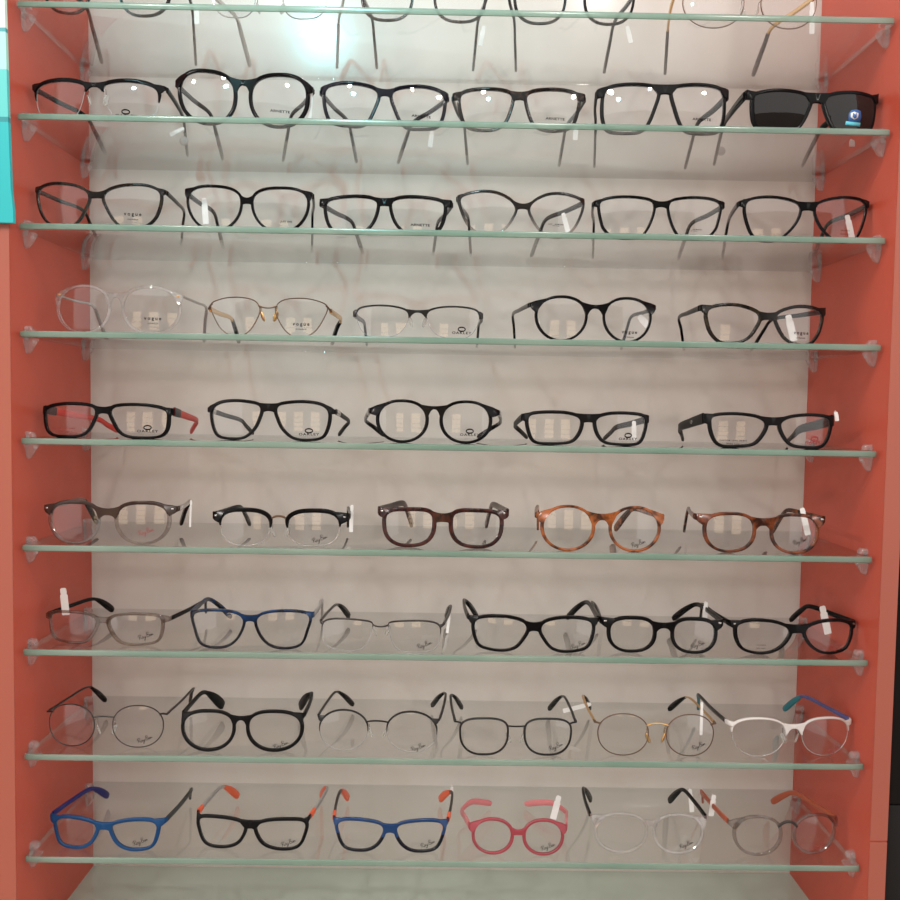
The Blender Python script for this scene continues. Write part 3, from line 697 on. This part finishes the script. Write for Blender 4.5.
glasses(9, 3, (300, 775), 'R', [(437, 252), (455, 224), (530, 211), (610, 211), (642, 227), (637, 265), (615, 320), (580, 340), (510, 340), (463, 310)], 373, (150, 208), (668, 208), (220, 257), (348, 440), 'navy blue rectangular eyeglasses, orange temple ends', fr='blueblack', topm='navy', te='gun', tipm='orange', reach=('orange',), bends=(340, 452), t=(2.8, 2.3, 3.0, 3.2), eh=6, th=(4.95, 3.45, 7.7), prints=[('ray', (575, 306))], tags=[((452, 787), (451, 796), 4, .1)], blen=.08, tlen=.119, topz=.013)
glasses(9, 4, (430, 775), 'R', ov(430, 590, 208, 352, .46, 2.2, 2.1), 363, (172, 235), (617, 238), (246, 268), (491, 525), 'small pink round eyeglasses for a child', fr='pink', te='palepink', curl=(491, 525), bends=(462, 566), blen=.075, tlen=.115, t=(2.4, 2.2, 2.8, 3.0), eh=7, th=(6.6, 5.175, 6.3), prints=[('ray', (530, 319))], tags=[((559, 796), (553, 819), 7, .05)], bz=.45)
glasses(9, 5, (560, 775), 'R', ov(430, 634, 184, 348, .44, 2.4, 2.1), 382, (135, 185), (660, 200), (202, 226), (591, 669), 'clear round eyeglasses with black temples', fr='clearfr', te='black', bends=(583, 684), t=(2.4, 2.4, 2.8, 2.8), eh=5, th=(4.95, 3.91, 7.7), prints=[('ray', (565, 309))], tags=[((690, 789), (692, 812), 5, .08)], blen=.08, tlen=.119)
glasses(9, 6, (690, 775), 'L', ov(206, 402, 192, 350, .43, 2.3, 2.1), 473, (185, 210), (672, 210), (208, 228), (703, 772), 'smoky clear round eyeglasses with rust temples', fr='greyfr', te='rust', brm='gun', bends=(702, 795.5), t=(2.4, 2.2, 2.8, 2.8), eh=6, th=(5.5, 4.6, 7), prints=[('ray', (580, 316), 'redink')], tags=[((714, 795), (711, 816), 6, .05)], blen=.08, tlen=.119)
# sticker on the sunglasses
def sticker(g, pts, m, off, name='sticker'):
    b = MB(); q = [g.loc(g.P(p)) for p in pts]
    fr = [(p.x, g.wl(abs(p.x), p.y)-.001-off, p.y) for p in q]; bk = [(a, w+.0002, v) for a, w, v in fr]
    b.loft([fr, bk]); o = b.build(name, M[m], g.lens[1]); return o
sticker(sg, [(662, 255), (664, 222), (675, 207), (700, 204), (718, 212), (720, 240), (714, 260)], 'deepblue', .0001)
sticker(sg, [(672, 240), (672, 220), (688, 214), (708, 222), (704, 242), (688, 250)], 'paper', .0003)
sticker(sg, [(680, 238), (682, 220), (692, 228), (698, 218), (698, 240), (690, 246)], 'deepblue', .0005)
sticker(sg, [(648, 272), (651, 256), (717, 264), (714, 280)], 'cyan', .0003)

# ------------------------------------------------------------------ shelves and clips
for i, z in enumerate(SZ):
    b = MB()
    x0, x1, y0, y1, z1, zb = -SW, SW, 0.0, SD-.0008, z, z-ST
    c = .0016
    # rounded front corners seen from above, glass faces top and bottom, green edges
    def outl(k):
        r = .004
        pts = [(x0+r+k*0, y0+k), (x1-r, y0+k), (x1-r*.3-k*.7, y0+r*.3+k*.7), (x1-k, y0+r), (x1-k, y1-k), (x0+k, y1-k), (x0+k, y0+r), (x0+r*.3+k*.7, y0+r*.3+k*.7)]
        return pts
    rings = []
    for zz, k in ((zb, c*.7), (zb+c*.35, c*.2), (zb+c, 0), (z1-c, 0), (z1-c*.35, c*.2), (z1, c*.7)):
        rings.append([b.v((p[0], p[1], zz)) for p in outl(k)])
    n = 8
    for a in range(5):
        for j in range(n):
            b.mi = 1 if j in (0, 1, 2, 6, 7) else (0 if j == 4 else 2)
            b.f([rings[a][j], rings[a][(j+1) % n], rings[a+1][(j+1) % n], rings[a+1][j]])
    b.mi = 0
    f1 = b.f(rings[0][::-1]); f2 = b.f(rings[-1]); f1.smooth = f2.smooth = False
    o = b.build('glass_shelf', [M['glass'], M['edge'], M['sideedge']], None, 35)
    what = ['topmost, cut by the picture top', 'second from top, under the sunglasses', 'third from top', 'fourth from top, under clear rounded eyeglasses', 'fifth from top, near eye level',
            'sixth from top, under tortoise eyeglasses', 'seventh from top', 'eighth from top', 'ninth from top, lowest, under the pink eyeglasses'][i]
    tag(o, f'long clear glass shelf with pale green edge, {what}', 'shelf', 'glass display shelves')

def clip_mesh():
    b = MB()
    # lower wedge: tapers downward; local x grows from the panel into the cabinet, y away from the viewer
    def sec(z, x1, y0, y1): 
        c = .0012
        return [(0.0002, y0, z), (x1-c, y0, z), (x1, y0+c, z), (x1, y1-c, z), (x1-c, y1, z), (0.0002, y1, z)]
    b.loft([sec(-ST-.0160, .0032, -.0012, .0018), sec(-ST-.0145, .0050, -.0026, .0030), sec(-ST-.0080, .0082, -.0048, .0050), sec(-ST-.0030, .0105, -.0060, .0062), sec(-ST-.0002, .0115, -.0062, .0064)])
    # upper jaw
    b.loft([sec(.0001, .0085, -.0045, .0045), sec(.002, .0085, -.0045, .0045), sec(.0052, .0070, -.0042, .0042), sec(.0060, .0060, -.0036, .0036)])
    # thin back plate between the jaws
    b.box(.0001, .0009, -.0045, .0045, -ST-.002, .002)
    # round pin boss
    b.ellipsoid((.0090, -.001, -ST-.0045), .0022, .0022, .0022, 10, 6)
    o = b.build('tmp', M['clip'], None, 40); me = o.data; bpy.data.objects.remove(o); return me
CM = clip_mesh()
for i, z in enumerate(SZ):
    for s, sn in ((-1, 'left'), (1, 'right')):
        for y, yn in ((.0205, 'front'), (SD-.022, 'rear')):
            o = bpy.data.objects.new('shelf_clip', CM); C.objects.link(o)
            o.location = (s*(PW-.0001), y, z)
            o.rotation_euler = (0, 0, 0 if s < 0 else PI)
            tag(o, f'small clear plastic clip gripping the {yn} {sn} end of the {ORD[i]} glass shelf', 'shelf clip', 'clear shelf clips')

# ------------------------------------------------------------------ cabinet
ZT, ZB = SZ[0]+.30, .0
zc = SZ[8]-.1120                # glass-topped base of the cabinet
PT = .0185                      # side panel thickness
cab = empty('display_cabinet', (0, SD/2, ZB))
tag(cab, 'coral red open display cabinet with beige back panel around the glass shelves', 'cabinet')
def part(name, m, bx, c=.0, parent=cab):
    b = MB(); x0, x1, y0, y1, z0_, z1_ = bx
    b.box(x0, x1, y0-SD/2, y1-SD/2, z0_-ZB, z1_-ZB, c)
    return b.build(name, m, parent)
for s in (-1, 1):
    x0, x1 = sorted((s*PW, s*(PW+PT)))
    part('side_panel', M['coral'], (x0, x1, -REC, SD+.018, ZB, ZT))
part('back_panel', M['back'], (-PW, PW, SD, SD+.018, ZB, ZT))
part('edge_band', M['coralface'], (-PW-PT, -PW-.0003, -REC-.0012, -REC, ZB, ZT))
zs = on_y(878, 841, -REC).z
part('edge_band', M['coralface'], (PW+.0003, PW+PT, -REC-.0012, -REC, zs+.0009, ZT))
part('edge_band', M['coralface'], (PW+.0003, PW+PT, -REC-.0012, -REC, ZB, zs-.0009))
part('base_top', M['counter'], (-PW, PW, -REC-.004, SD, zc-.006, zc))
part('base_front', M['coral'], (-PW, PW, .004, .02, ZB+.08, zc-.006))
part('kick_board', M['coral'], (-PW, PW, .03, .045, ZB, ZB+.08))

# ------------------------------------------------------------------ neighbours and room
# black unit standing to the right of the cabinet
bu = empty('black_cabinet', (.60, .10, 0))
tag(bu, 'black panelled cabinet at the right edge beside the coral display cabinet', 'cabinet')
M['blackpanel'] = plain('black_panel', (.010, .009, .009), .6, 0, 0, .2)
zsm = on_y(895, 810, .0).z
for a, b_ in ((ZB, zsm-.001), (zsm+.001, ZT)):
    mb = MB(); mb.box(-.60+PW+PT+.004, .3, -.10+.012, .09, a, b_, .001); mb.build('door_panel', M['blackpanel'], bu)
mb = MB(); mb.box(-.60+PW+PT+.006, .298, -.085, .0885, ZB+.002, ZT-.002); mb.build('body', M['blackpanel'], bu)
# turquoise poster board at the left edge
m, nt, out = mat('turquoise_poster_print')
tc = nd(nt, 'ShaderNodeTexCoord'); sp = nd(nt, 'ShaderNodeSeparateXYZ'); nt.links.new(tc.outputs['Object'], sp.inputs[0])
mr = nd(nt, 'ShaderNodeMapRange'); mr.inputs['From Min'].default_value = 0; mr.inputs['From Max'].default_value = .26
nt.links.new(sp.outputs['Z'], mr.inputs['Value'])
r = nd(nt, 'ShaderNodeValToRGB'); r.color_ramp.interpolation = 'CONSTANT'
el = r.color_ramp.elements
el[0].position = 0; el[0].color = (.015, .42, .44, 1); el[1].position = .38; el[1].color = (.02, .25, .27, 1)
for p, c in ((.40, (.10, .52, .50)), (.58, (.36, .70, .62)), (.72, (.05, .30, .32)), (.735, (.62, .76, .66)), (.93, (.80, .80, .66))):
    e = el.new(p); e.color = col(c)
nt.links.new(mr.outputs[0], r.inputs[0])
b_ = nd(nt, 'ShaderNodeBsdfPrincipled', Roughness=.35); nt.links.new(r.outputs[0], b_.inputs['Base Color']); nt.links.new(b_.outputs[0], out.inputs[0])
yp = -REC-.006
p0, p1, p2 = on_y(14, 223, yp), on_y(8.5, 110, yp), on_y(4, -40, yp)
mb = MB(); zb = p0.z
prof = [(p0.x, 0), (p0.x, .012), (on_y(11.5, 190, yp).x, on_y(11.5, 190, yp).z-zb), (p1.x, p1.z-zb), (p2.x, p2.z-zb), (p2.x, .42), (p0.x-.16, .42), (p0.x-.16, 0)]
mb.loft([[(x-p0.x, -.0015, z) for x, z in prof], [(x-p0.x, .0035, z) for x, z in prof]])
po = mb.build('poster_board', m, None, 30); po.location = (p0.x, yp, zb)
tag(po, 'turquoise and cream poster board hanging at the upper left edge', 'poster')

M['shopwall'] = plain('shop_wall', (.55, .50, .46), .7)
M['shopfloor'] = panel_mat('shop_floor_tile', (.42, .38, .35), (.36, .32, .29), .25, .2, (3, 3, 3))
mb = MB(); mb.box(-2.6, 2.6, -4.2, .7, -.05, 0); struct(mb.build('floor', M['shopfloor']))
mb = MB(); mb.box(-2.6, 2.6, SD+.03, SD+.09, 0, 2.9); struct(mb.build('wall_back', M['shopwall']))

mb = MB(); mb.box(-2.6, 2.6, -4.3, -4.2, 0, 2.9); struct(mb.build('wall_rear', plain('rear_wall_paint', (.22, .17, .14), .8)))

# ------------------------------------------------------------------ light
w = bpy.data.worlds.new('World'); bpy.context.scene.world = w; w.use_nodes = True
bg = w.node_tree.nodes.get('Background') or w.node_tree.nodes.new('ShaderNodeBackground')
bg.inputs[0].default_value = (1.0, .95, .91, 1); bg.inputs[1].default_value = 1.15
def spot(loc, target, watts, c, size=1.9, rad=.05, blend=.6):
    l = bpy.data.lights.new('ceiling_lamp', 'SPOT'); l.energy = watts; l.color = c; l.spot_size = size; l.shadow_soft_size = rad; l.spot_blend = blend
    o = bpy.data.objects.new('ceiling_lamp', l); C.objects.link(o); o.location = loc
    o.rotation_euler = (Vector(target)-Vector(loc)).to_track_quat('-Z', 'Y').to_euler(); return o
def area(loc, target, watts, c, sx, sy):
    l = bpy.data.lights.new('ceiling_panel', 'AREA'); l.energy = watts; l.color = c; l.shape = 'RECTANGLE'; l.size = sx; l.size_y = sy
    o = bpy.data.objects.new('ceiling_panel', l); C.objects.link(o); o.location = loc
    o.rotation_euler = (Vector(target)-Vector(loc)).to_track_quat('-Z', 'Y').to_euler(); return o
# cool lamp whose mirror image sits on the glossy back panel above shelf two
hp = on_y(322, 38, SD)
dv = hp-CAMP; rv = Vector((dv.x, -dv.y, dv.z)).normalized()
lp = hp + rv*((2.75-hp.z)/rv.z) if rv.z > 0 else hp+rv*2
spot(lp, (hp.x, SD, hp.z-.03), 62, (.28, .92, 1.0), .42, .06, 1.0)
for x, y, e in ((-2.4, -1.0, 72), (-1.3, -1.4, 26), (-.5, -1.45, 20), (.45, -1.45, 20), (1.25, -1.4, 18), (2.3, -1.0, 14)):
    spot((x, y, 2.75), (x*.1, .1, 1.0), e, (1, .955, .91), 1.9, .05)
# backlit display cases across the shop, mirrored in the lenses
M['casewood'] = plain('display_case_wood', (.20, .11, .06), .5)
M['caselight'] = emit('backlit_panel', (1.0, .74, .48), 2.4)
for x in (-1.25, -.35, .55):
    e = empty('lit_display_case', (x, -3.4, 0))
    tag(e, 'wooden display case with warm backlit panel across the shop, mirrored in the lenses', 'display case', 'lit display cases')
    b = MB(); b.box(-.26, .26, -.12, -.10, .7, 1.75); b.box(-.28, -.25, -.12, .1, 0, 1.8); b.box(.25, .28, -.12, .1, 0, 1.8); b.box(-.28, .28, -.12, .1, 1.77, 1.8); b.box(-.25, .25, -.12, .1, 0, .7)
    b.build('case_body', M['casewood'], e)
    b = MB(); b.box(-.24, .24, -.099, -.09, .72, 1.75); b.build('light_panel', M['caselight'], e)
    for z in (.95, 1.2, 1.45):
        b = MB(); b.box(-.248, .248, -.089, .09, z, z+.02); b.build('shelf_board', M['casewood'], e)

# ------------------------------------------------------------------ camera and view
cd = bpy.data.cameras.new('Camera'); co = bpy.data.objects.new('Camera', cd); C.objects.link(co)
cd.sensor_fit = 'HORIZONTAL'; cd.sensor_width = 36; cd.lens = FPX/900*36; cd.clip_start = .01
co.matrix_world = Matrix(((AX.x, AY.x, -AZ.x, CAMP.x), (AX.y, AY.y, -AZ.y, CAMP.y), (AX.z, AY.z, -AZ.z, CAMP.z), (0, 0, 0, 1)))
sc = bpy.context.scene; sc.camera = co
vs = sc.view_settings; vs.view_transform = 'Standard'; vs.look = 'None'; vs.exposure = 0.2; vs.gamma = 1; vs.use_curve_mapping = False
sc.cycles.transparent_max_bounces = 64; sc.cycles.max_bounces = 12; sc.cycles.glossy_bounces = 6
sc.cycles.caustics_reflective = True; sc.cycles.blur_glossy = .6; sc.cycles.caustics_refractive = False
sc.cycles.sample_clamp_indirect = 6
